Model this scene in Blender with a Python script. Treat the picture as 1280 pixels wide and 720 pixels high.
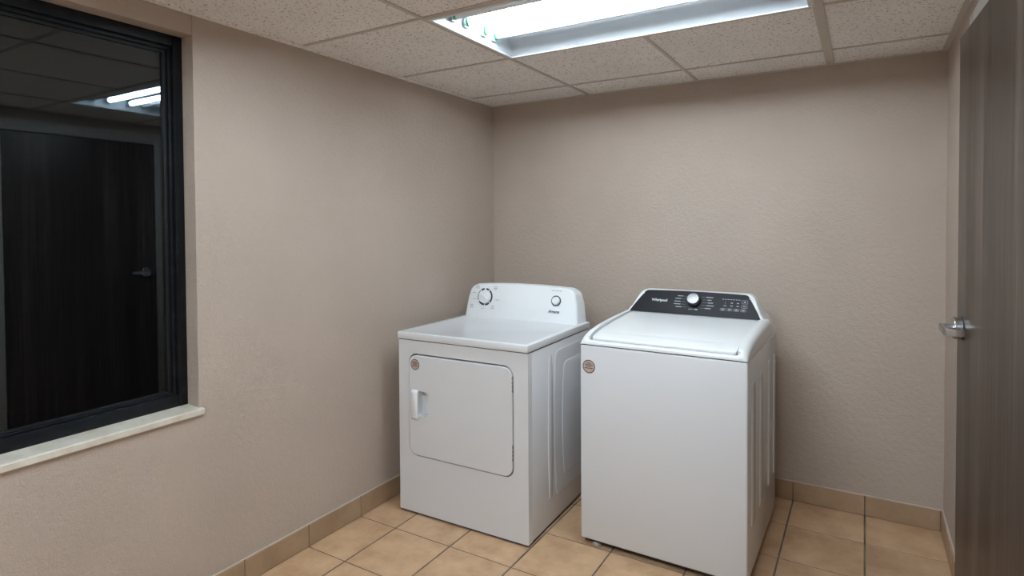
import bpy, bmesh, math, random
from mathutils import Vector, Matrix
random.seed(7)
PI = math.pi
scene = bpy.context.scene
C = scene.collection
for o in list(bpy.data.objects):
    bpy.data.objects.remove(o)

# ------------------------------------------------------------------ camera
cam_d = bpy.data.cameras.new('camera'); cam = bpy.data.objects.new('camera', cam_d); C.objects.link(cam)
YAW, PITCH, ROLL = -0.5372, -0.0220, -0.0060
fw = Vector((math.sin(YAW) * math.cos(PITCH), math.cos(YAW) * math.cos(PITCH), math.sin(PITCH)))
rt0 = Vector((math.cos(YAW), -math.sin(YAW), 0)); up0 = rt0.cross(fw)
rt = rt0 * math.cos(ROLL) + up0 * math.sin(ROLL); up = up0 * math.cos(ROLL) - rt0 * math.sin(ROLL)
m3 = Matrix((rt, up, -fw)).transposed()
cam.matrix_world = Matrix.Translation((2.1177, -3.3216, 1.4322)) @ m3.to_4x4()
cam_d.sensor_width = 36.0
cam_d.lens = 739.46 / 1280 * 36.0
cam_d.shift_y = -65.03 / 1280
cam_d.clip_start = 0.02
scene.camera = cam

# ------------------------------------------------------------------ world, exposure
w = bpy.data.worlds.new('night'); scene.world = w; w.use_nodes = True
w.node_tree.nodes['Background'].inputs[0].default_value = (0.010, 0.013, 0.020, 1)
w.node_tree.nodes['Background'].inputs[1].default_value = 0.10
vs = scene.view_settings
vs.view_transform = 'Standard'; vs.look = 'None'; vs.gamma = 1.0; vs.exposure = 0.0
vs.use_curve_mapping = False
LAMP_STRENGTH = 57.0

# ------------------------------------------------------------------ room sizes
W, H, YF = 2.438, 2.20, -4.45        # width, height, wall behind the camera
TOP = H + 0.15
PITCH_T, TX0, TY0 = 0.3163, 0.230, -1.240       # floor tile pitch and origin
G, GX, GY = 0.6431, 0.684, -0.281               # ceiling grid

# ------------------------------------------------------------------ materials
def mat(name, col, rough=0.5, metal=0.0, **kw):
    m = bpy.data.materials.new(name); m.use_nodes = True
    b = m.node_tree.nodes['Principled BSDF']
    b.inputs['Base Color'].default_value = (*col, 1)
    b.inputs['Roughness'].default_value = rough
    b.inputs['Metallic'].default_value = metal
    for k, v in kw.items():
        b.inputs[k].default_value = v
    return m
def nodes(m):
    nt = m.node_tree
    def N(t, **kw):
        n = nt.nodes.new(t)
        for k, v in kw.items():
            if k in n.inputs: n.inputs[k].default_value = v
            else: setattr(n, k, v)
        return n
    return nt, N, nt.nodes['Principled BSDF'], nt.links.new
def ramp(N, stops):
    r = N('ShaderNodeValToRGB'); e = r.color_ramp.elements
    while len(e) < len(stops): e.new(0.5)
    for i, (p, c) in enumerate(stops):
        e[i].position = p; e[i].color = (*c, 1)
    return r

def wall_mat(name, col):
    m = mat(name, col, 0.55)
    nt, N, b, L = nodes(m)
    tc = N('ShaderNodeTexCoord')
    n1 = N('ShaderNodeTexNoise', Scale=150.0, Detail=3.0, Roughness=0.6); L(tc.outputs['Object'], n1.inputs['Vector'])
    n2 = N('ShaderNodeTexNoise', Scale=45.0, Detail=4.0); L(tc.outputs['Object'], n2.inputs['Vector'])
    mx = N('ShaderNodeMath', operation='MULTIPLY_ADD'); L(n1.outputs['Fac'], mx.inputs[0]); mx.inputs[1].default_value = 0.7; L(n2.outputs['Fac'], mx.inputs[2])
    bp = N('ShaderNodeBump', Strength=0.7, Distance=0.006); L(mx.outputs[0], bp.inputs['Height']); L(bp.outputs[0], b.inputs['Normal'])
    n3 = N('ShaderNodeTexNoise', Scale=2.2, Detail=5.0); L(tc.outputs['Object'], n3.inputs['Vector'])
    r = ramp(N, [(0.3, tuple(c * 0.95 for c in col)), (0.7, tuple(min(1, c * 1.04) for c in col))])
    L(n3.outputs['Fac'], r.inputs[0]); L(r.outputs[0], b.inputs['Base Color'])
    return m
M_WALL = wall_mat('beige_paint', (0.475, 0.39, 0.328))

def tile_mat(name, c1, c2):
    m = mat(name, c1, 0.42)
    nt, N, b, L = nodes(m)
    oi = N('ShaderNodeObjectInfo'); tc = N('ShaderNodeTexCoord')
    off = N('ShaderNodeVectorMath', operation='ADD')
    sc = N('ShaderNodeMath', operation='MULTIPLY'); L(oi.outputs['Random'], sc.inputs[0]); sc.inputs[1].default_value = 37.0
    L(tc.outputs['Object'], off.inputs[0]); L(sc.outputs[0], off.inputs[1])
    n1 = N('ShaderNodeTexNoise', Scale=7.0, Detail=7.0, Roughness=0.65); L(off.outputs[0], n1.inputs['Vector'])
    r = ramp(N, [(0.30, c1), (0.66, c2)]); L(n1.outputs['Fac'], r.inputs[0])
    hs = N('ShaderNodeHueSaturation'); L(r.outputs[0], hs.inputs['Color'])
    v = N('ShaderNodeMapRange'); L(oi.outputs['Random'], v.inputs[0]); v.inputs[3].default_value = 0.93; v.inputs[4].default_value = 1.07
    L(v.outputs[0], hs.inputs['Value']); L(hs.outputs[0], b.inputs['Base Color'])
    n2 = N('ShaderNodeTexNoise', Scale=60.0, Detail=4.0); L(off.outputs[0], n2.inputs['Vector'])
    bp = N('ShaderNodeBump', Strength=0.08, Distance=0.003); L(n2.outputs['Fac'], bp.inputs['Height']); L(bp.outputs[0], b.inputs['Normal'])
    return m
M_TILE = tile_mat('ceramic_tile', (0.42, 0.250, 0.138), (0.62, 0.405, 0.245))
M_BTILE = tile_mat('skirting_tile', (0.33, 0.215, 0.13), (0.43, 0.295, 0.185))
M_GROUT = mat('grout', (0.12, 0.095, 0.075), 0.9)
nt, N, b, L = nodes(M_GROUT)
n1 = N('ShaderNodeTexNoise', Scale=9.0, Detail=5.0); r = ramp(N, [(0.35, (0.085, 0.066, 0.052)), (0.72, (0.20, 0.17, 0.145))])
tc = N('ShaderNodeTexCoord'); L(tc.outputs['Object'], n1.inputs['Vector']); L(n1.outputs['Fac'], r.inputs[0]); L(r.outputs[0], b.inputs['Base Color'])
M_CAULK = mat('caulk', (0.54, 0.48, 0.42), 0.7)

def panel_mat():
    m = mat('mineral_panel', (0.60, 0.55, 0.50), 0.9)
    nt, N, b, L = nodes(m)
    oi = N('ShaderNodeObjectInfo'); tc = N('ShaderNodeTexCoord')
    off = N('ShaderNodeVectorMath', operation='ADD')
    sc = N('ShaderNodeMath', operation='MULTIPLY'); L(oi.outputs['Random'], sc.inputs[0]); sc.inputs[1].default_value = 53.0
    L(tc.outputs['Object'], off.inputs[0]); L(sc.outputs[0], off.inputs[1])
    v = N('ShaderNodeTexVoronoi', Scale=150.0); v.feature = 'F1'; L(off.outputs[0], v.inputs['Vector'])
    v.inputs['Randomness'].default_value = 1.0
    lt = N('ShaderNodeMath', operation='LESS_THAN'); L(v.outputs['Distance'], lt.inputs[0])
    n = N('ShaderNodeTexNoise', Scale=70.0, Detail=2.0); L(off.outputs[0], n.inputs['Vector'])
    th = N('ShaderNodeMapRange'); L(n.outputs['Fac'], th.inputs[0]); th.inputs[1].default_value = 0.42; th.inputs[2].default_value = 0.66; th.inputs[3].default_value = 0.0; th.inputs[4].default_value = 0.50
    L(th.outputs[0], lt.inputs[1])
    n2 = N('ShaderNodeTexNoise', Scale=5.0, Detail=4.0); L(off.outputs[0], n2.inputs['Vector'])
    r = ramp(N, [(0.3, (0.82, 0.79, 0.765)), (0.7, (0.88, 0.85, 0.825))]); L(n2.outputs['Fac'], r.inputs[0])
    mx = N('ShaderNodeMix', data_type='RGBA'); L(lt.outputs[0], mx.inputs['Factor']); L(r.outputs[0], mx.inputs['A']); mx.inputs['B'].default_value = (0.40, 0.35, 0.32, 1)
    L(mx.outputs['Result'], b.inputs['Base Color'])
    inv = N('ShaderNodeMath', operation='SUBTRACT'); inv.inputs[0].default_value = 1.0; L(lt.outputs[0], inv.inputs[1])
    bp = N('ShaderNodeBump', Strength=0.4, Distance=0.002); L(inv.outputs[0], bp.inputs['Height']); L(bp.outputs[0], b.inputs['Normal'])
    return m
M_PANEL = panel_mat()
M_TEE = mat('grid_metal', (0.56, 0.50, 0.45), 0.5)
M_CEIL = mat('slab', (0.25, 0.24, 0.23), 0.9)

def wood_mat():
    m = mat('walnut_laminate', (0.10, 0.075, 0.062), 0.36, **{'Specular IOR Level': 0.5, 'Specular Tint': (1.0, 0.90, 0.84, 1)})
    nt, N, b, L = nodes(m)
    tc = N('ShaderNodeTexCoord'); mp = N('ShaderNodeMapping'); L(tc.outputs['Object'], mp.inputs[0]); mp.inputs['Scale'].default_value = (1, 1, 0.02)
    n1 = N('ShaderNodeTexNoise', Scale=85.0, Detail=5.0, Roughness=0.65); L(mp.outputs[0], n1.inputs['Vector'])
    n2 = N('ShaderNodeTexNoise', Scale=14.0, Detail=3.0); L(mp.outputs[0], n2.inputs['Vector'])
    a = N('ShaderNodeMath', operation='MULTIPLY_ADD'); L(n1.outputs['Fac'], a.inputs[0]); a.inputs[1].default_value = 0.6
    h = N('ShaderNodeMath', operation='MULTIPLY'); L(n2.outputs['Fac'], h.inputs[0]); h.inputs[1].default_value = 0.4; L(h.outputs[0], a.inputs[2])
    r = ramp(N, [(0.34, (0.016, 0.0105, 0.008)), (0.50, (0.050, 0.034, 0.0265)), (0.66, (0.135, 0.102, 0.085))])
    L(a.outputs[0], r.inputs[0]); L(r.outputs[0], b.inputs['Base Color'])
    bp = N('ShaderNodeBump', Strength=0.05, Distance=0.001); L(n1.outputs['Fac'], bp.inputs['Height']); L(bp.outputs[0], b.inputs['Normal'])
    return m
M_WOOD = wood_mat()
M_FRAME = mat('door_frame_paint', (0.50, 0.465, 0.43), 0.45)
M_BLACK = mat('black_aluminium', (0.008, 0.009, 0.011), 0.4, **{'Specular IOR Level': 0.25})
nt, N, b, L = nodes(M_BLACK)
tc = N('ShaderNodeTexCoord'); n1 = N('ShaderNodeTexNoise', Scale=22.0, Detail=6.0, Roughness=0.7); L(tc.outputs['Object'], n1.inputs['Vector'])
r = ramp(N, [(0.5, (0.005, 0.0065, 0.009)), (0.85, (0.022, 0.024, 0.028))]); L(n1.outputs['Fac'], r.inputs[0]); L(r.outputs[0], b.inputs['Base Color'])
M_GASKET = mat('glazing_bead', (0.012, 0.013, 0.015), 0.5, **{'Specular IOR Level': 0.25})
M_GLASS = mat('window_glass', (0.55, 0.6, 0.62), 0.0, 0.0, **{'Transmission Weight': 1.0, 'IOR': 1.75, 'Specular Tint': (0.78, 0.90, 1.0, 1)})
M_SILL = mat('sill_stone', (0.63, 0.585, 0.50), 0.5)
nt, N, b, L = nodes(M_SILL)
tc = N('ShaderNodeTexCoord'); n1 = N('ShaderNodeTexNoise', Scale=12.0, Detail=6.0, Roughness=0.7); L(tc.outputs['Object'], n1.inputs['Vector'])
r = ramp(N, [(0.3, (0.52, 0.46, 0.37)), (0.6, (0.66, 0.62, 0.54))]); L(n1.outputs['Fac'], r.inputs[0]); L(r.outputs[0], b.inputs['Base Color'])
M_STEEL = mat('brushed_nickel', (0.52, 0.53, 0.55), 0.25, 1.0)
M_CHROME = mat('brushed_steel', (0.33, 0.33, 0.34), 0.45, 1.0)
M_ENAMEL = mat('white_enamel', (0.71, 0.72, 0.745), 0.22)
M_ENAMEL2 = mat('white_enamel_washer', (0.71, 0.72, 0.75), 0.14)
M_PLASTIC = mat('white_plastic', (0.80, 0.815, 0.83), 0.28)
M_DARKGAP = mat('gasket_and_gap_shade', (0.05, 0.05, 0.055), 0.7)  # seals and seams; also painted shade under the washer and round the rose
M_CONSOLE = mat('graphite_panel', (0.014, 0.0135, 0.017), 0.35, **{'Specular IOR Level': 0.14})
M_INK = mat('ink', (0.03, 0.035, 0.05), 0.5)
M_GREYINK = mat('grey_ink', (0.36, 0.37, 0.40), 0.5)
M_WHITEINK = mat('white_ink', (0.70, 0.71, 0.73), 0.5)
M_PALEINK = mat('pale_ink', (0.30, 0.31, 0.34), 0.5)
M_STICK = mat('sticker_paper', (0.50, 0.385, 0.335), 0.6)
M_STICKINK = mat('sticker_ink', (0.04, 0.028, 0.028), 0.6)
M_FOOT = mat('grey_rubber', (0.42, 0.42, 0.40), 0.6)
M_FIX = mat('darkened_fixture_enamel', (0.32, 0.335, 0.35), 0.4)  # white enamel, its colour darkened to hold down the glow of the tubes
M_LIP = mat('fixture_lip', (0.75, 0.78, 0.80), 0.4)
M_FLANGE = mat('fixture_flange', (0.60, 0.58, 0.57), 0.4)
M_GREEN = mat('green_cap', (0.02, 0.30, 0.15), 0.45)
M_CAPMETAL = mat('lamp_cap', (0.75, 0.75, 0.75), 0.35, 0.6)
M_DEADTUBE = mat('unlit_tube', (0.78, 0.80, 0.82), 0.25)
M_TUBE = mat('lit_tube', (0.9, 0.9, 0.9), 0.4)
bb = M_TUBE.node_tree.nodes['Principled BSDF']
bb.inputs['Emission Color'].default_value = (0.80, 0.925, 1.0, 1); bb.inputs['Emission Strength'].default_value = LAMP_STRENGTH

# ------------------------------------------------------------------ mesh helpers
def link(name, me, m=None, parent=None):
    o = bpy.data.objects.new(name, me); C.objects.link(o)
    if m is not None and not me.materials: me.materials.append(m)
    if parent is not None: o.parent = parent
    return o
def fin(name, bm, m, parent=None, smooth=None):
    bmesh.ops.recalc_face_normals(bm, faces=bm.faces)
    me = bpy.data.meshes.new(name); bm.to_mesh(me); bm.free()
    me.materials.append(m)
    if smooth is not None:
        for p in me.polygons: p.use_smooth = True
        if smooth < 180: me.set_sharp_from_angle(angle=math.radians(smooth))
    return link(name, me, None, parent)
def empty(name, loc, rz=0):
    o = bpy.data.objects.new(name, None); C.objects.link(o); o.location = loc; o.rotation_euler = (0, 0, rz)
    o.empty_display_size = 0.1
    return o
def tag(o, label=None, cat=None, group=None, kind=None):
    if label: o['label'] = label
    if cat: o['category'] = cat
    if group: o['group'] = group
    if kind: o['kind'] = kind
    return o
def box(bm, x0, x1, y0, y1, z0, z1, bevel=0.0, seg=2):
    r = bmesh.ops.create_cube(bm, size=1.0)
    vs_ = r['verts']
    for v in vs_:
        v.co = Vector(((x0 + x1) / 2 + v.co.x * (x1 - x0), (y0 + y1) / 2 + v.co.y * (y1 - y0), (z0 + z1) / 2 + v.co.z * (z1 - z0)))
    if bevel > 0:
        es = list({e for v in vs_ for e in v.link_edges})
        bmesh.ops.bevel(bm, geom=es, offset=bevel, segments=seg, affect='EDGES', profile=0.5)
def boxo(name, m, parent, *a, bevel=0.0, seg=2):
    bm = bmesh.new(); box(bm, *a, bevel=bevel, seg=seg)
    return fin(name, bm, m, parent, smooth=30 if bevel > 0 else None)
def loft(bm, rings, cap0=True, cap1=True, closed=True):
    vr = [[bm.verts.new(p) for p in r] for r in rings]
    n = len(vr[0])
    for i in range(len(vr) - 1):
        for j in range(n if closed else n - 1):
            k = (j + 1) % n
            bm.faces.new((vr[i][j], vr[i][k], vr[i + 1][k], vr[i + 1][j]))
    if cap0: bm.faces.new(vr[0])
    if cap1: bm.faces.new(list(reversed(vr[-1])))
    return vr
def rrect(x0, x1, y0, y1, r, n=8):
    """rounded rectangle outline; r one radius or four (bl, br, tr, tl)"""
    if not isinstance(r, (tuple, list)): r = (r,) * 4
    pts = []
    for (cx, cy, a0), q in zip(((x0, y0, PI), (x1, y0, 1.5 * PI), (x1, y1, 0), (x0, y1, 0.5 * PI)), r):
        sx = 1 if cx == x0 else -1; sy = 1 if cy == y0 else -1
        for i in range(n + 1):
            a = a0 + i / n * PI / 2
            pts.append((cx + sx * q + q * math.cos(a), cy + sy * q + q * math.sin(a)))
    return pts
def plate(bm, outer, holes, f0, f1):
    """flat plate with holes: outlines are 2D, f0 / f1 map (u,v) to front and back 3D points"""
    es = []
    for lp in [outer] + holes:
        vsf = [bm.verts.new(f0(*p)) for p in lp]; vsb = [bm.verts.new(f1(*p)) for p in lp]
        n = len(lp)
        for i in range(n):
            es.append(bm.edges.new((vsf[i], vsf[(i + 1) % n])))
            bm.faces.new((vsf[i], vsf[(i + 1) % n], vsb[(i + 1) % n], vsb[i]))
    bmesh.ops.triangle_fill(bm, use_beauty=True, use_dissolve=False, edges=es)
def cyl(bm, c, axis, r, h, n=32, r2=None, bev=0.0):
    """cylinder from c along axis; optional rounded far rim"""
    ax = Vector(axis).normalized(); t = ax.orthogonal().normalized(); s = ax.cross(t); c = Vector(c)
    r2 = r if r2 is None else r2
    prof = [(r, 0.0)]
    if bev > 0:
        for i in range(5):
            a = i / 4 * PI / 2
            prof.append((r2 - bev + bev * math.cos(a), h - bev + bev * math.sin(a)))
    else: prof.append((r2, h))
    loft(bm, [[c + ax * z + (t * math.cos(2 * PI * j / n) + s * math.sin(2 * PI * j / n)) * q for j in range(n)] for q, z in prof])
def text_mesh(s, size, shear=0.0, bold=0.0, extrude=0.0004, spacing=1.0):
    cu = bpy.data.curves.new('txt', 'FONT'); cu.body = s; cu.size = size; cu.shear = shear; cu.offset = bold
    cu.extrude = extrude; cu.space_character = spacing; cu.align_x = 'LEFT'; cu.resolution_u = 4
    o = bpy.data.objects.new('txt', cu); C.objects.link(o)
    dg = bpy.context.evaluated_depsgraph_get(); dg.update()
    me = bpy.data.meshes.new_from_object(o.evaluated_get(dg))
    bpy.data.objects.remove(o); bpy.data.curves.remove(cu)
    return me
def put_text(name, s, size, m, parent, o3, ux, uy, **kw):
    me = text_mesh(s, size, **kw)
    ux = Vector(ux).normalized(); uy = Vector(uy).normalized(); uz = ux.cross(uy)
    M = Matrix((ux, uy, uz)).transposed().to_4x4(); M.translation = Vector(o3)
    me.transform(M); me.materials.clear(); me.materials.append(m)
    return link(name, me, None, parent)

# ------------------------------------------------------------------ the setting
bm = bmesh.new(); box(bm, -0.1, W + 0.1, YF - 0.1, 0.1, -0.10, -0.0013)
floor = tag(fin('floor', bm, M_GROUT), kind='structure')
# floor tiles: shared mesh for whole tiles, cut ones at the walls
tile_cache = {}
def slab_mesh(name, sx, sy, sz, bev, m, cache):
    key = (round(sx, 3), round(sy, 3), round(sz, 3))
    if key not in cache:
        b_ = bmesh.new(); box(b_, -sx / 2, sx / 2, -sy / 2, sy / 2, -sz, 0, 0)
        es = [e for e in b_.edges if all(v.co.z > -1e-6 for v in e.verts)]
        bmesh.ops.bevel(b_, geom=es, offset=bev, segments=1, affect='EDGES')
        me = bpy.data.meshes.new(name); b_.to_mesh(me); b_.free(); me.materials.append(m); cache[key] = me
    return cache[key]
GXW, GYW = 0.0075, 0.0052
i0 = math.floor((0 - TX0) / PITCH_T); i1 = math.ceil((W - TX0) / PITCH_T)
j0 = math.floor((YF - TY0) / PITCH_T); j1 = math.ceil((0 - TY0) / PITCH_T)
for i in range(i0, i1):
    for j in range(j0, j1):
        x0 = max(0.001, TX0 + i * PITCH_T + GXW / 2); x1 = min(W - 0.001, TX0 + (i + 1) * PITCH_T - GXW / 2)
        y0 = max(YF + 0.001, TY0 + j * PITCH_T + GYW / 2); y1 = min(-0.001, TY0 + (j + 1) * PITCH_T - GYW / 2)
        if x1 - x0 < 0.012 or y1 - y0 < 0.012: continue
        o = link('floor_tile', slab_mesh('floor_tile', x1 - x0, y1 - y0, 0.012, 0.0010, M_TILE, tile_cache), None, floor)
        o.location = ((x0 + x1) / 2, (y0 + y1) / 2, random.uniform(-0.0004, 0.0004))

bm = bmesh.new(); box(bm, -0.25, W + 0.15, 0, 0.12, -0.004, TOP)
tag(fin('wall_back', bm, M_WALL), kind='structure')
# window opening in the left wall
WY0, WY1, WZ0, WZ1 = -3.34, -2.044, 0.757, 2.128
bm = bmesh.new()
box(bm, -0.16, 0, WY1, 0, -0.004, TOP); box(bm, -0.16, 0, YF, WY0, -0.004, TOP)
box(bm, -0.16, 0, WY0, WY1, -0.004, WZ0 - 0.03); box(bm, -0.16, -0.005, WY0, WY1, WZ1, TOP)
tag(fin('wall_left', bm, M_WALL), kind='structure')
# doorway in the right wall
DY0, DY1, DZ = -1.735, -0.795, 2.052
JW, HW = 0.052, 0.082
bm = bmesh.new()
box(bm, W, W + 0.13, DY1 + JW, 0, -0.004, TOP); box(bm, W, W + 0.13, YF, DY0 - JW, -0.004, TOP)
box(bm, W, W + 0.13, DY0 - JW, DY1 + JW, DZ + HW, TOP)
tag(fin('wall_right', bm, M_WALL), kind='structure')
bm = bmesh.new(); box(bm, -0.16, W + 0.13, YF - 0.12, YF, -0.004, TOP)
tag(fin('wall_front', bm, M_WALL), kind='structure')
bm = bmesh.new(); box(bm, -0.16, W + 0.13, YF - 0.12, 0.12, TOP, TOP + 0.1)
ceil = tag(fin('ceiling', bm, M_CEIL), kind='structure')

# suspended ceiling: panels and tees
LX0, LX1, LY0, LY1 = GX, GX + 2 * G, GY - 2 * G, GY - G      # the cell of the light
xs = [0.0, GX] + [GX + G, GX + 2 * G, W]
ys = [0.0]
y = GY
while y > YF: ys.append(y); y -= G
ys.append(YF); ys = ys[::-1]
pan_cache = {}
def is_light(x0, x1, y0, y1):
    return x0 >= LX0 - 0.01 and x1 <= LX1 + 0.01 and any(y0 >= LY0 - 0.01 - q and y1 <= LY1 + 0.01 - q for q in (0, 3 * G))
for i in range(len(xs) - 1):
    for j in range(len(ys) - 1):
        x0, x1, y0, y1 = xs[i] + 0.002, xs[i + 1] - 0.002, ys[j] + 0.002, ys[j + 1] - 0.002
        if is_light(xs[i], xs[i + 1], ys[j], ys[j + 1]): continue
        key = (round(x1 - x0, 3), round(y1 - y0, 3))
        if key not in pan_cache:
            b_ = bmesh.new(); box(b_, -(x1 - x0) / 2, (x1 - x0) / 2, -(y1 - y0) / 2, (y1 - y0) / 2, 0.0, 0.015)
            me = bpy.data.meshes.new('ceiling_panel'); b_.to_mesh(me); b_.free(); me.materials.append(M_PANEL); pan_cache[key] = me
        o = link('ceiling_panel', pan_cache[key], None, ceil)
        o.location = ((x0 + x1) / 2, (y0 + y1) / 2, H + 0.005 + random.uniform(0, 0.001))
def tee(x0, x1, y0, y1, z=0.0):
    b_ = bmesh.new(); box(b_, x0, x1, y0, y1, H + z, H + z + 0.0049)
    if x1 - x0 > y1 - y0:
        yc = (y0 + y1) / 2; box(b_, x0, x1, yc - 0.001, yc + 0.001, H + z + 0.0049, H + 0.04)
    else:
        xc = (x0 + x1) / 2; box(b_, xc - 0.001, xc + 0.001, y0, y1, H + z + 0.0049, H + 0.04)
    fin('ceiling_tee', b_, M_TEE, ceil)
for x, hw in ((GX, 0.0085), (GX + 2 * G, 0.018)):
    tee(x - hw, x + hw, YF, 0.0)
hw = 0.0075
for a, b_ in zip(ys[:-1], ys[1:]):
    if abs(a - LY0) > 0.01 and abs(a - LY0 + 3 * G) > 0.01: tee(GX + G - hw, GX + G + hw, a + 0.008, b_ - 0.008, 0.0004)
for y in ys[1:-1]:
    for x0, x1 in ((0.03, GX - 0.0085), (GX + 0.0085, GX + 2 * G - 0.018), (GX + 2 * G + 0.018, W - 0.02)):
        tee(x0, x1, y - hw, y + hw, 0.0006)
for nm, a in (('left', (0, 0.034, YF, 0)), ('right', (W - 0.022, W, YF, 0)), ('back', (0.034, W - 0.022, -0.004, 0)), ('front', (0.034, W - 0.022, YF, YF + 0.022))):
    b_ = bmesh.new(); box(b_, a[0], a[1], a[2], a[3], H - 0.0012, H + 0.0049); fin('wall_angle', b_, M_PANEL if nm == 'left' else M_TEE, ceil)

# tiled skirting
BH, BT = 0.098, 0.010
def skirting(name, p0, p1, cuts, nrm):
    """p0 -> p1 along the wall foot; cuts are positions along it"""
    p0 = Vector(p0); p1 = Vector(p1); d = (p1 - p0); ln = d.length; d.normalize(); n = Vector(nrm)
    def slab(nm, s0, s1, t0, t1, z0, z1, m, par, bev=0.0):
        b_ = bmesh.new(); box(b_, s0, s1, t0, t1, z0, z1, bev, 1)
        M = Matrix((d, n, Vector((0, 0, 1)))).transposed().to_4x4(); M.translation = p0
        bmesh.ops.transform(b_, matrix=M, verts=b_.verts)
        return fin(nm, b_, m, par)
    root = slab(name, 0, ln, 0, BT * 0.6, 0, BH - 0.002, M_GROUT, None); tag(root, kind='structure')
    cs = [0.0] + sorted(c for c in cuts if 0.02 < c < ln - 0.02) + [ln]
    for a, b_ in zip(cs[:-1], cs[1:]):
        slab('skirting_tile', a + 0.002, b_ - 0.002, 0, BT + random.uniform(-0.0006, 0.0006), 0.002, BH, M_BTILE, root, 0.0018)
    slab('caulk_line', 0, ln, 0, 0.005, BH, BH + 0.003, M_CAULK, root)
    return root
skirting('baseboard_left', (0, YF, 0), (0, 0, 0), [TY0 + j * PITCH_T - YF for j in range(j0, j1)], (1, 0, 0))
skirting('baseboard_back', (BT, 0, 0), (W - BT, 0, 0), [TX0 + i * PITCH_T - BT for i in range(i0, i1)], (0, -1, 0))
skirting('baseboard_right', (W, 0, 0), (W, DY1 + JW + 0.001, 0), [0.30, 0.62], (-1, 0, 0))

# ------------------------------------------------------------------ window
win = tag(empty('window_1', (0, WY0, WZ0)), kind='structure')
WW = WY1 - WY0; WH = WZ1 - WZ0
def frame_rect(name, m, x0, x1, y0, y1, z0, z1, t, tt, tb, parent, bev=0.002):
    """four mitre-less bars round an opening, one mesh each"""
    out = []
    out.append(boxo(name, m, parent, x0, x1, y0, y0 + t, z0, z1, bevel=bev))
    out.append(boxo(name, m, parent, x0, x1, y1 - t, y1, z0, z1, bevel=bev))
    out.append(boxo(name, m, parent, x0 , x1 - 0.001, y0 + t, y1 - t, z1 - tt, z1, bevel=bev))
    out.append(boxo(name, m, parent, x0, x1 - 0.001, y0 + t, y1 - t, z0, z0 + tb, bevel=bev))
    return out
frame_rect('frame_bar', M_BLACK, -0.155, -0.068, 0, WW, 0, WH, 0.034, 0.040, 0.045, win, 0.003)
frame_rect('glazing_bead', M_BLACK, -0.115, -0.080, 0.034, WW - 0.034, 0.045, WH - 0.040, 0.014, 0.014, 0.008, win, 0.002)
frame_rect('gasket', M_GASKET, -0.110, -0.090, 0.048, WW - 0.048, 0.053, WH - 0.054, 0.014, 0.012, 0.006, win, 0.001)
boxo('glass_pane', M_GLASS, win, -0.104, -0.098, 0.055, WW - 0.055, 0.056, WH - 0.058)
bm = bmesh.new()
pr = [(-0.16, 0.001), (-0.07, 0.001), (0.012, -0.004), (0.016, -0.008), (0.016, -0.026), (0.010, -0.031), (-0.16, -0.031)]
loft(bm, [[(x, -0.012, z) for x, z in pr], [(x, WW + 0.012, z) for x, z in pr]])
# the sill ends run into the wall faces only in front of them
sill = fin('window_sill', bm, M_SILL, win, smooth=30)
for v in sill.data.vertices:
    if v.co.x < 0.0: v.co.y = min(max(v.co.y, 0.0005), WW - 0.0005)

# ------------------------------------------------------------------ door and its frame
df = tag(empty('trim_1', (W, DY0, 0)), kind='structure')
DW = DY1 - DY0
boxo('jamb', M_FRAME, df, -0.012, 0.14, -JW, 0, 0, DZ + HW, bevel=0.003)
boxo('jamb', M_FRAME, df, -0.012, 0.14, DW, DW + JW, 0, DZ + HW, bevel=0.003)
boxo('head', M_FRAME, df, -0.011, 0.14, 0, DW, DZ + 0.004, DZ + HW, bevel=0.003)
boxo('stop', M_FRAME, df, 0.055, 0.075, 0, 0.016, 0, DZ + 0.004)
boxo('stop', M_FRAME, df, 0.055, 0.075, DW - 0.016, DW, 0, DZ + 0.004)
boxo('stop', M_FRAME, df, 0.055, 0.075, 0.016, DW - 0.016, DZ - 0.012, DZ + 0.004)
door = tag(empty('door_1', (W + 0.003, DY0 + 0.004, 0), PI / 2 + math.radians(2.9)), kind='structure')
LW = DW - 0.008
boxo('leaf', M_WOOD, door, 0, LW, -0.045, 0, 0.008, DZ - 0.002, bevel=0.0015, seg=1)
for z in (0.28, 1.06, 1.84):
    b_ = bmesh.new(); cyl(b_, (-0.004, 0.006, z - 0.055), (0, 0, 1), 0.0065, 0.11, 14)
    box(b_, 0.0, 0.004, -0.040, 0.003, z - 0.055, z + 0.055)
    fin('hinge', b_, M_STEEL, door, smooth=40)
# lever handle with a return towards the leaf
HX, HZ = LW - 0.085, 1.075
rose = None
b_ = bmesh.new(); cyl(b_, (HX, 0, HZ), (0, 1, 0), 0.037, 0.026, 40, bev=0.003)
handle = fin('lever_handle', b_, M_STEEL, door, smooth=40); handle['label'] = 'brushed nickel lever handle with round rose'
b_ = bmesh.new(); cyl(b_, (HX, 0.0, HZ), (0, 1, 0), 0.0385, 0.004, 40); fin('rose_shadow_ring', b_, M_DARKGAP, handle, smooth=40)
b_ = bmesh.new(); cyl(b_, (HX, 0.020, HZ), (0, 1, 0), 0.012, 0.030, 24); fin('neck', b_, M_STEEL, handle, smooth=40)
b_ = bmesh.new()
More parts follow.
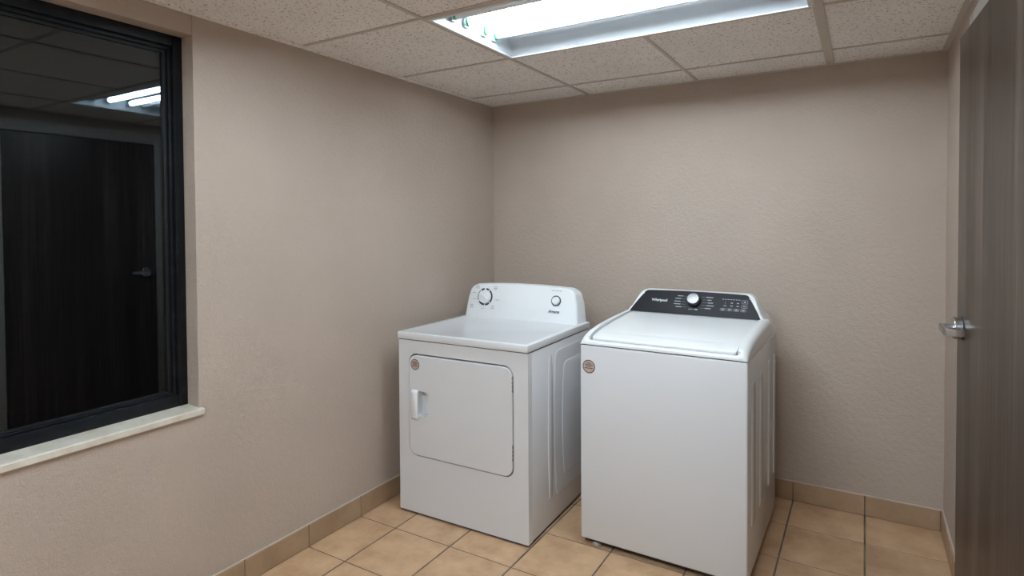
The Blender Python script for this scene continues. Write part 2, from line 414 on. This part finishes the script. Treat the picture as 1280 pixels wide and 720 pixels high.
# lever bar: flat bar out, along the leaf, and back
path = [(HX + 0.014, 0.062), (HX - 0.095, 0.066), (HX - 0.110, 0.060), (HX - 0.115, 0.048), (HX - 0.115, 0.012)]
inner = [(HX + 0.014, 0.049), (HX - 0.090, 0.052), (HX - 0.099, 0.049), (HX - 0.103, 0.042), (HX - 0.103, 0.012)]
poly = path + inner[::-1]
loft(b_, [[(x, y, HZ - 0.011) for x, y in poly], [(x, y, HZ + 0.011) for x, y in poly]])
bmesh.ops.bevel(b_, geom=[e for e in b_.edges if abs(e.verts[0].co.z - e.verts[1].co.z) < 1e-5], offset=0.002, segments=2, affect='EDGES')
fin('lever', b_, M_STEEL, handle, smooth=40)
b_ = bmesh.new(); box(b_, LW - 0.0005, LW + 0.001, -0.036, -0.009, HZ - 0.055, HZ + 0.055); box(b_, LW, LW + 0.009, -0.030, -0.015, HZ - 0.010, HZ + 0.010)
fin('latch_plate', b_, M_STEEL, door)

# ------------------------------------------------------------------ recessed fluorescent fixture
def fixture(y0, y1, label, lit_tubes):
    fx = empty('fluorescent_ceiling_light', ((LX0 + LX1) / 2, (y0 + y1) / 2, H))
    tag(fx, label, 'ceiling light')
    hx = (LX1 - LX0) / 2 - 0.018; hy = (y1 - y0) / 2 - 0.016
    ix, iy = hx - 0.012, hy - 0.012
    # flange: four bars
    for a in ((-hx, hx, -hy, -iy), (-hx, hx, iy, hy), (-hx, -ix, -iy, iy), (ix, hx, -iy, iy)):
        boxo('flange', M_LIP, fx, *a, -0.004, 0.004, bevel=0.0015, seg=1)
    ox, oy = (LX1 - LX0) / 2 - 0.0095, (y1 - y0) / 2 - 0.0085
    for a in ((-ox, ox, -oy, -hy), (-ox, ox, hy, oy), (-ox, -hx, -hy, hy), (hx, ox, -hy, hy)):
        boxo('outer_trim', M_FLANGE, fx, *a, -0.001, 0.006)
    # reflector pan
    b_ = bmesh.new(); D = 0.125
    prof = [(-iy, 0.0), (-iy + 0.010, 0.030), (-iy + 0.07, 0.100), (-0.11, D), (0.11, D), (iy - 0.07, 0.100), (iy - 0.010, 0.030), (iy, 0.0)]
    loft(b_, [[(x, yy, zz) for yy, zz in prof] for x in (-ix, ix)], False, False, closed=False)
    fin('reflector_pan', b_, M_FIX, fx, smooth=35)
    for s in (-1, 1):
        b_ = bmesh.new(); loft(b_, [[(s * ix, yy, zz) for yy, zz in prof], [(s * (ix + 0.002), yy, zz) for yy, zz in prof]])
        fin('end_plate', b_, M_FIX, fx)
    # ballast cover between the lamp pairs
    b_ = bmesh.new(); pc = [(-0.060, D - 0.001), (-0.040, 0.108), (0.020, 0.108), (0.040, D - 0.001)]
    loft(b_, [[(x, yy, zz) for yy, zz in pc] for x in (-ix + 0.003, ix - 0.003)])
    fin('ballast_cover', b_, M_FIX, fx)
    for k, yy in enumerate((-0.175, -0.085, 0.045, 0.125)):
        lit = k in lit_tubes
        zc = 0.048
        L2 = ix - 0.022; r = 0.0165
        b_ = bmesh.new(); cyl(b_, (-L2, yy, zc), (1, 0, 0), r, 2 * L2, 24)
        tb = fin('lamp_tube', b_, M_TUBE if lit else M_DEADTUBE, fx, smooth=40)
        tb['label'] = 'lit white fluorescent tube' if lit else 'unlit fluorescent tube'
        for s in (-1, 1):
            b_ = bmesh.new(); cyl(b_, (s * L2 - 0.006, yy, zc), (1, 0, 0), r + 0.0008, 0.012, 24); fin('green_end_band', b_, M_GREEN, tb, smooth=40)
            b_ = bmesh.new(); cyl(b_, (s * (L2 + 0.011) - 0.005, yy, zc), (1, 0, 0), r, 0.010, 24); fin('end_cap', b_, M_CAPMETAL, tb, smooth=40)
            b_ = bmesh.new(); box(b_, s * (ix - 0.007) - 0.006, s * (ix - 0.007) + 0.006, yy - 0.016, yy + 0.016, zc - 0.024, zc + 0.030, 0.006, 2)
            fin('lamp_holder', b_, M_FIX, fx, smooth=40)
    return fx
fixture(LY0, LY1, 'open recessed fluorescent light in speckled ceiling, two tubes lit, green end bands', (1, 2))
fixture(LY0 - 3 * G, LY1 - 3 * G, 'recessed fluorescent light in ceiling behind the camera, all four tubes lit', (0, 1, 2, 3))

# ------------------------------------------------------------------ shared appliance bits
def round_sticker(parent, a, z, r, b):
    """round paper sticker on a face at depth b, facing -y"""
    bm_ = bmesh.new(); cyl(bm_, (a, b, z), (0, -1, 0), r, 0.0006, 36); st = fin('sticker', bm_, M_STICK, parent)
    st['label'] = 'small round brown sticker'
    bm_ = bmesh.new(); n = 36
    loft(bm_, [[(a + q * math.cos(2 * PI * j / n), b - 0.0008, z + q * math.sin(2 * PI * j / n)) for j in range(n)] for q in (r * 0.97, r * 0.86)], False, False)
    fin('sticker_border', bm_, M_STICKINK, st)
    rr = random.Random(3)
    for zz, hw_ in ((0.50, 0.36), (0.27, 0.62), (0.04, 0.42), (-0.24, 0.66)):
        x = -hw_
        while x < hw_:
            l = rr.uniform(0.12, 0.26); bm_ = bmesh.new()
            box(bm_, a + x * r, a + min(x + l, hw_) * r, b - 0.0010, b - 0.0004, z + (zz - 0.065) * r, z + (zz + 0.065) * r)
            fin('print_mark', bm_, M_STICKINK, st); x += l + 0.06

# ------------------------------------------------------------------ dryer
DRW, DRD, DRZ = 0.729, 0.700, 0.898
dr = empty('clothes_dryer', (0.131, -1.093, 0), 0.017)
tag(dr, 'white front-loading clothes dryer with round dial, standing beside the left wall', 'dryer')
FT = 0.036
boxo('cabinet', M_ENAMEL, dr, 0.0, DRW, FT + 0.0005, DRD - 0.004, 0.014, 0.8595, bevel=0.004)
# front panel with the door opening
door_o = rrect(0.0625, 0.6560, 0.294, 0.797, 0.048, 8)
door_i = rrect(0.0675, 0.6505, 0.2995, 0.7895, 0.043, 8)
bm = bmesh.new(); plate(bm, rrect(0.0, DRW, 0.012, 0.8595, 0.002, 2), [door_o], lambda u, v: (u, 0, v), lambda u, v: (u, FT, v))
fin('front_panel', bm, M_ENAMEL, dr)
b_ = bmesh.new(); box(b_, 0.055, 0.665, FT - 0.0015, FT + 0.0015, 0.285, 0.805); fin('door_seal', b_, M_DARKGAP, dr)
b_ = bmesh.new(); box(b_, 0.003, DRW - 0.003, 0.003, DRD - 0.01, 0.8590, 0.8640); fin('worktop_seam', b_, M_DARKGAP, dr)
b_ = bmesh.new(); box(b_, 0.004, DRW - 0.004, 0.006, DRD - 0.01, 0.004, 0.014); fin('base', b_, M_DARKGAP, dr)
# door with recessed grip
pocket = rrect(0.118, 0.184, 0.492, 0.616, (0.012, 0.030, 0.030, 0.012), 6)
bm = bmesh.new()
fi = [(0.359 + (u - 0.359) * 0.994, 0.545 + (v - 0.545) * 0.993) for u, v in door_i]
plate(bm, fi, [pocket], lambda u, v: (u, -0.0065, v), lambda u, v: (u, -0.0065, v) )
# replace flat back by a rounded edge
bm.free(); bm = bmesh.new()
es = []
def loop_edges(bm, pts):
    vs_ = [bm.verts.new(p) for p in pts]; return vs_, [bm.edges.new((vs_[i], vs_[(i + 1) % len(vs_)])) for i in range(len(vs_))]
v0, e0 = loop_edges(bm, [(u, -0.0055, v) for u, v in fi]); v1, e1 = loop_edges(bm, [(u, -0.0055, v) for u, v in pocket])
bmesh.ops.triangle_fill(bm, use_beauty=True, use_dissolve=False, edges=e0 + e1)
def skirt(bm, vs_, pts):
    nv = [bm.verts.new(p) for p in pts]; n = len(nv)
    for i in range(n): bm.faces.new((vs_[i], vs_[(i + 1) % n], nv[(i + 1) % n], nv[i]))
    return nv
s1 = skirt(bm, v0, [(u, -0.0035, v) for u, v in door_i]); skirt(bm, s1, [(u, FT - 0.004, v) for u, v in door_i])
pk = [(0.151 + (u - 0.151) * 0.84, 0.554 + (v - 0.554) * 0.90) for u, v in pocket]
s2 = skirt(bm, v1, [(u, -0.003, v) for u, v in pocket]); s3 = skirt(bm, s2, [(u, 0.030, v) for u, v in pk]); bm.faces.new(s3)
ddoor = fin('door', bm, M_ENAMEL, dr, smooth=25)
b_ = bmesh.new()
pf = [(0.088, -0.003), (0.089, -0.020), (0.096, -0.027), (0.122, -0.029), (0.131, -0.026), (0.133, -0.018), (0.128, -0.012), (0.112, -0.010), (0.106, -0.003)]
rings = []
for zz, k in ((0.479, 0.55), (0.482, 0.85), (0.490, 1.0), (0.610, 1.0), (0.618, 0.85), (0.621, 0.55)):
    rings.append([(0.11 + (x - 0.11) * (0.9 + 0.1 * k), -0.003 + (y + 0.003) * k, zz) for x, y in pf])
loft(b_, rings)
fin('door_handle', b_, M_PLASTIC, ddoor, smooth=50)
for z0, z1 in ((0.680, 0.752), (0.372, 0.446)):
    b_ = bmesh.new(); box(b_, 0.6505, 0.6545, -0.006, 0.006, z0, z1, 0.001, 1)
    for k in range(4): box(b_, 0.6500, 0.6555, -0.0068, -0.004, z0 + 0.006 + k * 0.018, z0 + 0.012 + k * 0.018)
    fin('hinge', b_, M_STEEL, ddoor)
round_sticker(ddoor, 0.106, 0.744, 0.027, -0.0055)
# embossed side panels (both sides)
def emboss(name, pts, a, sgn, m, parent, h=0.004):
    b_ = bmesh.new(); cy = sum(p[0] for p in pts) / len(pts); cz = sum(p[1] for p in pts) / len(pts)
    def sc(k): return [(cy + (y - cy) * k, cz + (z - cz) * (1 - (1 - k) * 0.4)) for y, z in pts]
    loft(b_, [[(a - sgn * 0.0005, y, z) for y, z in pts], [(a + sgn * h * 0.8, y, z) for y, z in sc(0.97)], [(a + sgn * h, y, z) for y, z in sc(0.94)]], False, True)
    fin(name, b_, m, parent, smooth=60)
def bowed(y0, y1, z0, z1, bow, r, n=14):
    pts = []
    base = rrect(y0, y1, z0, z1, r, 5)
    # subdivide the long sides so that they can bow outward
    for i in range(len(base)):
        p, q = base[i], base[(i + 1) % len(base)]; pts.append(p)
        if abs(p[1] - q[1]) > 0.1:
            for k in range(1, n): pts.append((p[0], p[1] + (q[1] - p[1]) * k / n))
    zm = (z0 + z1) / 2; ym = (y0 + y1) / 2
    return [(y + (-bow if y < ym else bow) * (1 - ((z - zm) / ((z1 - z0) / 2)) ** 2), z) for y, z in pts]
for sgn, a in ((1, DRW), (-1, 0.0)):
    emboss('side_embossing', bowed(0.205, 0.235, 0.130, 0.815, 0.012, 0.012), a, sgn, M_ENAMEL, dr, 0.003)
    emboss('side_embossing', bowed(0.275, 0.640, 0.120, 0.825, 0.022, 0.03), a, sgn, M_ENAMEL, dr, 0.003)
    emboss('side_embossing', bowed(0.360, 0.585, 0.190, 0.755, 0.020, 0.03), a + sgn * 0.0026, sgn, M_ENAMEL, dr, 0.003)
# worktop with a shallow pressed field
bm = bmesh.new(); box(bm, -0.003, DRW + 0.003, -0.008, DRD, 0.8635, DRZ, 0.005, 3)
topf = max(bm.faces, key=lambda f: (round(f.calc_center_median().z, 5), f.calc_area()))
r_ = bmesh.ops.inset_region(bm, faces=[topf], thickness=0.026)
r2_ = bmesh.ops.inset_region(bm, faces=[topf], thickness=0.008, depth=-0.003)
fin('worktop', bm, M_ENAMEL, dr, smooth=35)
# control console
def console_outline(inset, top, n=10):
    x0, x1 = 0.001 + inset, 0.712 - inset
    zt = top - inset * 0.6; pts = [(x0, DRZ - 0.004)]
    lean = 0.020
    pts = []
    def arc(cx, cz, rx, rz, a0, a1):
        return [(cx + rx * math.cos(a0 + (a1 - a0) * i / n), cz + rz * math.sin(a0 + (a1 - a0) * i / n)) for i in range(n + 1)]
    pts.append((x0, DRZ - 0.003)); pts.append((x0 + lean * 0.6, zt - 0.085))
    pts += arc(x0 + lean + 0.075, zt - 0.062, 0.075, 0.054, PI, PI / 2)
    for k in range(1, 8):
        t = k / 8; xx = (x0 + lean + 0.075) * (1 - t) + (x1 - lean - 0.075) * t
        pts.append((xx, zt - 0.008 + 0.008 * (1 - (2 * t - 1) ** 2)))
    pts += arc(x1 - lean - 0.075, zt - 0.062, 0.075, 0.054, PI / 2, 0)
    pts.append((x1 - lean * 0.6, zt - 0.085)); pts.append((x1, DRZ - 0.003))
    return pts
def cb(z, b0=0.578, lean=0.036):      # depth of the leaning console front
    return b0 + lean * max(0.0, (z - DRZ)) / 0.195
bm = bmesh.new()
rings = []
for ins, db in ((0.011, 0.0), (0.006, 0.002), (0.002, 0.006), (0.0, 0.014)):
    rings.append([(x, cb(z) + db, z) for x, z in console_outline(ins, 1.092)])
rings.append([(x, DRD - 0.004, z) for x, z in console_outline(-0.001, 1.087)])
loft(bm, rings)
con = fin('control_console', bm, M_PLASTIC, dr, smooth=50)
cn = Vector((0, -1, 0.036 / 0.195)).normalized(); cu_ = Vector((0, 0.036 / 0.195, 1)).normalized(); ca_ = Vector((1, 0, 0))
def cpt(a, z, off=0.0): return Vector((a, cb(z), z)) + cn * off
def disc_on(name, m, parent, a, z, off, r, h, r2=None, bev=0.0, n=40):
    b_ = bmesh.new(); cyl(b_, cpt(a, z, off), cn, r, h, n, r2, bev); return fin(name, b_, m, parent, smooth=40)
def arc_on(name, m, parent, a, z, r0, r1, t0, t1, off):
    b_ = bmesh.new(); n = max(4, int(abs(t1 - t0) / 0.12))
    def P(r, t): return cpt(a, z, off) + (ca_ * math.cos(t) + cu_ * math.sin(t)) * r
    ring = [P(r1, t0 + (t1 - t0) * i / n) for i in range(n + 1)] + [P(r0, t1 + (t0 - t1) * i / n) for i in range(n + 1)]
    vf = [b_.verts.new(p) for p in ring]
    for i in range(n): b_.faces.new((vf[i], vf[i + 1], vf[2 * n - i], vf[2 * n + 1 - i]))
    return fin(name, b_, m, parent)
def dash_on(parent, a, z, w_, h_, m=M_GREYINK):
    b_ = bmesh.new(); q = [cpt(a, z, 0.0006) + ca_ * (sx * w_ / 2) + cu_ * (sz * h_ / 2) for sx, sz in ((-1, -1), (1, -1), (1, 1), (-1, 1))]
    b_.faces.new([b_.verts.new(p) for p in q]); fin('print_mark', b_, m, parent)
KA, KZ = 0.130, 1.010
dial = disc_on('timer_dial', M_PLASTIC, con, KA, KZ, 0.0, 0.040, 0.016, 0.037, 0.004)
for t0, t1 in ((100, 128), (60, 84), (-40, 52), (-84, -50), (-142, -94), (135, 205)):
    arc_on('dial_ring_mark', M_INK, con, KA, KZ, 0.0400 if t0 != 135 else 0.0460, 0.0500, math.radians(t0), math.radians(t1), 0.0008)
b_ = bmesh.new()
d1 = (ca_ * math.cos(math.radians(155)) + cu_ * math.sin(math.radians(155))); d2 = cn.cross(d1)
c0 = cpt(KA, KZ, 0.015)
loft(b_, [[c0 + d1 * x * k + d2 * y * k + cn * h for x, y in ((-0.033, -0.003), (0.0, -0.009), (0.033, -0.004), (0.033, 0.004), (0.0, 0.009), (-0.033, 0.003))] for h, k in ((0.0, 1.0), (0.007, 0.92), (0.009, 0.8))])
fin('dial_grip', b_, M_PLASTIC, dial, smooth=30)
rr = random.Random(11)
for a, z, lines in ((0.075, 1.072, 3), (0.055, 1.030, 1), (0.058, 0.995, 1), (0.045, 0.962, 3), (0.195, 1.068, 3), (0.185, 0.962, 3), (0.212, 0.996, 1), (0.120, 0.945, 1)):
    for k in range(lines):
        wd = rr.uniform(0.016, 0.030); dash_on(con, a, z - k * 0.0075, wd, 0.0028)
disc_on('button_ring', M_INK, con, 0.580, 1.013, 0.0, 0.0285, 0.0016)
disc_on('start_button', M_PLASTIC, con, 0.580, 1.013, 0.001, 0.0225, 0.012, 0.021, 0.004)
for k in range(4): dash_on(con, 0.556 + k * 0.016, 1.066, 0.012, 0.0035)
put_text('brand_lettering', 'Amana', 0.0235, M_INK, con, cpt(0.536, 0.948, 0.0008), ca_, cu_, shear=0.40, bold=0.0003, spacing=1.0)

# ------------------------------------------------------------------ washer
WAW, WAD, WAZ = 0.700, 0.750, 0.895
wa = empty('washing_machine', (1.040, -0.929, 0), -0.012)
tag(wa, 'white top-loading washing machine with graphite control panel', 'washing machine')
boxo('cabinet', M_ENAMEL2, wa, 0, WAW, 0, WAD, 0.032, 0.8935, bevel=0.007, seg=3)
b_ = bmesh.new(); box(b_, 0.012, WAW - 0.012, 0.022, WAD - 0.02, 0.016, 0.033); fin('base_shade_frame', b_, M_DARKGAP, wa)  # base brought forward in dark colour to paint the shade of the floor gap
for a in (0.060, WAW - 0.060):
    for bq in (0.045, WAD - 0.06):
        b_ = bmesh.new(); cyl(b_, (a, bq, 0), (0, 0, 1), 0.024, 0.012, 20, 0.020, 0.003); cyl(b_, (a, bq, 0.011), (0, 0, 1), 0.008, 0.022, 12)
        fin('levelling_foot', b_, M_FOOT, wa, smooth=40)
for sgn, a in ((1, WAW), (-1, 0.0)):
    for y0, y1 in ((0.075, 0.155), (0.265, 0.345), (0.50, 0.56), (0.665, 0.70)):
        emboss('side_embossing', bowed(y0, y1, 0.22, 0.80, 0.0, 0.02), a, sgn, M_ENAMEL2, wa, 0.004)
def pl(pts, t):
    for (x0, y0), (x1, y1) in zip(pts[:-1], pts[1:]):
        if t <= x1: return y0 + (y1 - y0) * (t - x0) / (x1 - x0)
    return pts[-1][1]
def sm(pts, t, h=0.02): return (pl(pts, t - h) + 2 * pl(pts, t) + pl(pts, t + h)) / 4
RAIL = [(-0.02, 0.900), (0.0, 0.918), (0.025, 0.936), (0.07, 0.949), (0.15, 0.961), (0.30, 0.972), (0.53, 0.981), (0.62, 0.975), (0.68, 0.955), (0.75, 0.935), (0.8, 0.93)]
LID = [(0.0, 0.917), (0.020, 0.925), (0.06, 0.938), (0.15, 0.951), (0.30, 0.964), (0.53, 0.977), (0.6, 0.979)]
OP0, OP1 = 0.040, 0.018           # lid opening: side margin, front margin
def frame_z(a, bq):
    ca = abs(a - WAW / 2); e = WAW / 2 - ca
    z = sm(RAIL, bq, 0.012)
    if e > OP0 and bq > OP1 and bq < 0.60: return sm(LID, bq, 0.012) - 0.022
    if bq <= OP1:
        t = min(1.0, max(0.0, (e - 0.022) / 0.020)); t = t * t * (3 - 2 * t)
        z = z * (1 - t) + min(z, 0.9145) * t
    if e < 0.030: z -= 0.030 * (1 - math.sqrt(max(0.0, 1 - ((0.030 - e) / 0.030) ** 2)))
    if bq < 0.014: z -= 0.012 * (1 - math.sqrt(max(0.0, 1 - ((0.014 - bq) / 0.014) ** 2)))
    return max(z, WAZ + 0.004)
us = [0.0, 0.001, 0.003, 0.006, 0.010, 0.015, 0.020, 0.025, 0.030, 0.035, 0.0398, 0.0402] + [0.06 + 0.03 * k for k in range(10)]
us = sorted(set(round(u, 4) for u in us + [WAW - u for u in us]))
vs2 = [0.0, 0.001, 0.003, 0.006, 0.010, 0.014, 0.0178, 0.0182, 0.022, 0.026, 0.034, 0.045, 0.06, 0.08, 0.10] + [0.13 + 0.03 * k for k in range(16)] + [0.595, 0.60, 0.62, 0.65, 0.68, 0.71, 0.73, 0.745, WAD]
vs2 = sorted(set(vs2))
bm = bmesh.new()
grid = [[bm.verts.new((u, v, frame_z(u, v))) for v in vs2] for u in us]
for i in range(len(us) - 1):
    for j in range(len(vs2) - 1):
        bm.faces.new((grid[i][j], grid[i + 1][j], grid[i + 1][j + 1], grid[i][j + 1]))
rim = [grid[i][0] for i in range(len(us))] + [grid[-1][j] for j in range(1, len(vs2))] + [grid[i][-1] for i in range(len(us) - 2, -1, -1)] + [grid[0][j] for j in range(len(vs2) - 2, 0, -1)]
lo = [bm.verts.new((v.co.x, v.co.y, WAZ + 0.002)) for v in rim]
n = len(rim)
for i in range(n): bm.faces.new((rim[i], rim[(i + 1) % n], lo[(i + 1) % n], lo[i]))
fin('top_frame', bm, M_PLASTIC, wa, smooth=40)
# seam under the top
b_ = bmesh.new(); box(b_, 0.004, WAW - 0.004, 0.004, WAD - 0.004, 0.8925, WAZ + 0.003); fin('seam', b_, M_DARKGAP, wa)
# lid: curved slab with rounded front corners
bm = bmesh.new()
nu = 24
lv = [0.0225, 0.0228, 0.0235, 0.025, 0.0275, 0.031, 0.036, 0.044, 0.055, 0.07, 0.085, 0.095, 0.105, 0.12] + [0.15 + 0.03 * k for k in range(13)]
def lid_row(bq, side):
    hw_ = 0.3045
    rc = 0.014
    if bq < 0.0225 + rc: hw_ -= rc * (1 - math.sqrt(max(0.0, 1 - ((0.0225 + rc - bq) / rc) ** 2)))
    row = []
    for i in range(nu + 1):
        t = math.sin((2 * i / nu - 1) * PI / 2) * 0.55 + (2 * i / nu - 1) * 0.45
        a = WAW / 2 + t * hw_
        z = sm(LID, bq, 0.012) + 0.0015
        e = (1 - abs(t)) * hw_
        if e < 0.005: z -= 0.004 * (1 - e / 0.005) ** 2
        if bq < 0.0275: z -= 0.004 * ((0.0275 - bq) / 0.005) ** 2
        if abs(t) < 0.82: z -= 0.0022 * math.exp(-((bq - 0.095) / 0.007) ** 2)     # pressed crease
        row.append((a, bq, z))
    return row
top = [[bm.verts.new(p) for p in lid_row(q, 1)] for q in lv]
for i in range(len(lv) - 1):
    for j in range(nu): bm.faces.new((top[i][j], top[i][j + 1], top[i + 1][j + 1], top[i + 1][j]))
rim = top[0] + [r[-1] for r in top[1:]] + top[-1][-2::-1] + [r[0] for r in top[-2:0:-1]]
lo = [bm.verts.new((v.co.x, v.co.y, v.co.z - 0.0085)) for v in rim]
n = len(rim)
for i in range(n): bm.faces.new((rim[i], rim[(i + 1) % n], lo[(i + 1) % n], lo[i]))
fin('lid', bm, M_PLASTIC, wa, smooth=40)
# console body: flared loft
PB = [(0.526, 0.968), (0.530, 0.978), (0.549, 1.004), (0.601, 1.079)]     # front profile (depth, height)
bm = bmesh.new(); rings = []
for z, ins, bf, bk, r in ((0.930, 0.006, 0.520, 0.742, 0.030), (0.958, 0.010, 0.523, 0.735, 0.030), (0.978, 0.022, 0.5315, 0.722, 0.032), (1.004, 0.040, 0.5505, 0.705, 0.034),
                          (1.030, 0.053, 0.5685, 0.692, 0.036), (1.055, 0.064, 0.5860, 0.680, 0.038), (1.070, 0.074, 0.5975, 0.672, 0.034), (1.079, 0.086, 0.6045, 0.665, 0.026), (1.083, 0.100, 0.6120, 0.655, 0.018)):
    rings.append([(x, y, z + 0.003 * (1 - ((x - WAW / 2) / (WAW / 2)) ** 2) * max(0, (z - 0.93) / 0.155)) for x, y in rrect(ins, WAW - ins, bf, bk, (min(r, 0.008), min(r, 0.008), r, r), 6)])
loft(bm, rings)
wcon = fin('control_console', bm, M_PLASTIC, wa, smooth=70)
# graphite panel: slab following the front profile
def fb(z):
    return pl([(0.90, 0.5265), (0.978, 0.5265), (1.004, 0.5455), (1.090, 0.6050)], z) if z > 0.978 else 0.5265
def panel_outline():
    zb, zt = 0.979, 1.082
    L_ = [(0.036, zb), (0.050, 1.004), (0.074, 1.040), (0.090, 1.0625)]
    pts = list(L_)
    for k in range(7):
        a = PI - k / 6 * PI / 2; pts.append((0.116 + 0.022 * math.cos(a), 1.0635 + 0.018 * math.sin(a)))
    for k in range(1, 12):
        t = k / 12; pts.append((0.116 + (WAW - 0.232) * t, 1.0815 + 0.0035 * (1 - (2 * t - 1) ** 2)))
    for k in range(7):
        a = PI / 2 - k / 6 * PI / 2; pts.append((WAW - 0.116 + 0.022 * math.cos(a), 1.0635 + 0.018 * math.sin(a)))
    pts += [(WAW - a, z) for a, z in reversed(L_)]
    return pts
po = panel_outline()
bm = bmesh.new()
lowp = [p for p in po if p[1] <= 1.0041]; upp = [p for p in po if p[1] >= 1.0039]
for part in ((lowp, (0, 0)), (upp, (0, 0))):
    q = part[0]
    f = [bm.verts.new((a, fb(z) - 0.0030, z)) for a, z in q]; bk = [bm.verts.new((a, fb(z) + 0.006, z)) for a, z in q]
    bm.faces.new(f)
    for i in range(len(q)):
        k = (i + 1) % len(q)
        if abs(q[i][1] - 1.004) < 1e-4 and abs(q[k][1] - 1.004) < 1e-4: continue
        bm.faces.new((f[i], f[k], bk[k], bk[i]))
bmesh.ops.remove_doubles(bm, verts=bm.verts, dist=1e-5)
pan = fin('control_panel', bm, M_CONSOLE, wcon); pan['label'] = 'graphite control panel'
sl = Vector((0, 0.0595, 0.086)).normalized(); pn = Vector((0, -sl.z, sl.y)); ax_ = Vector((1, 0, 0))
def wpt(a, z, off=0.0): return Vector((a, fb(z) - 0.0030, z)) + pn * off
def wdash(parent, a, z, w_, h_, m=M_PALEINK, name='print_mark'):
    b_ = bmesh.new(); q = [wpt(a, z, 0.0006) + ax_ * (sx * w_ / 2) + sl * (sz * h_ / 2) for sx, sz in ((-1, -1), (1, -1), (1, 1), (-1, 1))]
    b_.faces.new([b_.verts.new(p) for p in q]); return fin(name, b_, m, parent)
def wring(parent, a, z, w_, h_, r, t, m=M_PALEINK):
    b_ = bmesh.new(); o_ = rrect(-w_ / 2, w_ / 2, -h_ / 2, h_ / 2, r, 4); i_ = rrect(-w_ / 2 + t, w_ / 2 - t, -h_ / 2 + t, h_ / 2 - t, max(r - t, 0.0003), 4)
    loft(b_, [[wpt(a, z, 0.0006) + ax_ * u + sl * v for u, v in o_], [wpt(a, z, 0.0006) + ax_ * u + sl * v for u, v in i_]], False, False)
    fin('icon_outline', b_, m, parent)
put_text('brand_lettering', 'Whirlpool', 0.0195, M_WHITEINK, pan, wpt(0.140, 1.032, 0.0006), ax_, sl, bold=0.0003, spacing=0.98)
KA, KZ = 0.352, 1.042
b_ = bmesh.new(); cyl(b_, wpt(KA, KZ, 0.0), pn, 0.034, 0.010, 40, 0.032); kn = fin('cycle_knob', b_, M_CONSOLE, pan, smooth=40)
b_ = bmesh.new(); cyl(b_, wpt(KA, KZ, 0.009), pn, 0.031, 0.020, 48, 0.029, 0.003); fin('knob_cap', b_, M_CHROME, kn, smooth=40)
rr = random.Random(5)
for s in (-1, 1):
    for k in range(5):
        z = 1.062 - k * 0.0125; off = (0.050, 0.058, 0.060, 0.058, 0.050)[k]
        wdash(pan, KA + s * (off - 0.008), z, 0.022, 0.0008)
        l = rr.uniform(0.018, 0.034); wdash(pan, KA + s * (off + 0.006 + l / 2), z, l, 0.0036, M_GREYINK)
wdash(pan, KA - 0.010, 1.0045, 0.022, 0.003); wdash(pan, KA + 0.015, 1.0045, 0.016, 0.006, M_GREYINK)
BX = 0.488
for k in range(7): wdash(pan, BX + k * 0.0125, 1.058, 0.009, 0.003)
for a in (BX + 0.012, BX + 0.042, BX + 0.070):
    wdash(pan, a, 1.043, 0.0012 if a == BX + 0.012 else 0.010, 0.010 if a == BX + 0.012 else 0.005, M_PALEINK); wdash(pan, a, 1.030, 0.012, 0.004)
wring(pan, BX + 0.100, 1.050, 0.026, 0.019, 0.003, 0.0012, M_GREYINK); wdash(pan, BX + 0.100, 1.050, 0.009, 0.007)
wring(pan, BX + 0.100, 1.030, 0.026, 0.017, 0.003, 0.0012, M_GREYINK); wdash(pan, BX + 0.100, 1.030, 0.012, 0.004)
for k in range(4):
    wring(pan, BX + 0.004 + k * 0.031, 1.013, 0.025, 0.013, 0.005, 0.0011, M_GREYINK); wdash(pan, BX + 0.004 + k * 0.031, 1.013, 0.011, 0.005, M_GREYINK)
round_sticker(wa, 0.042, 0.800, 0.030, 0.0)
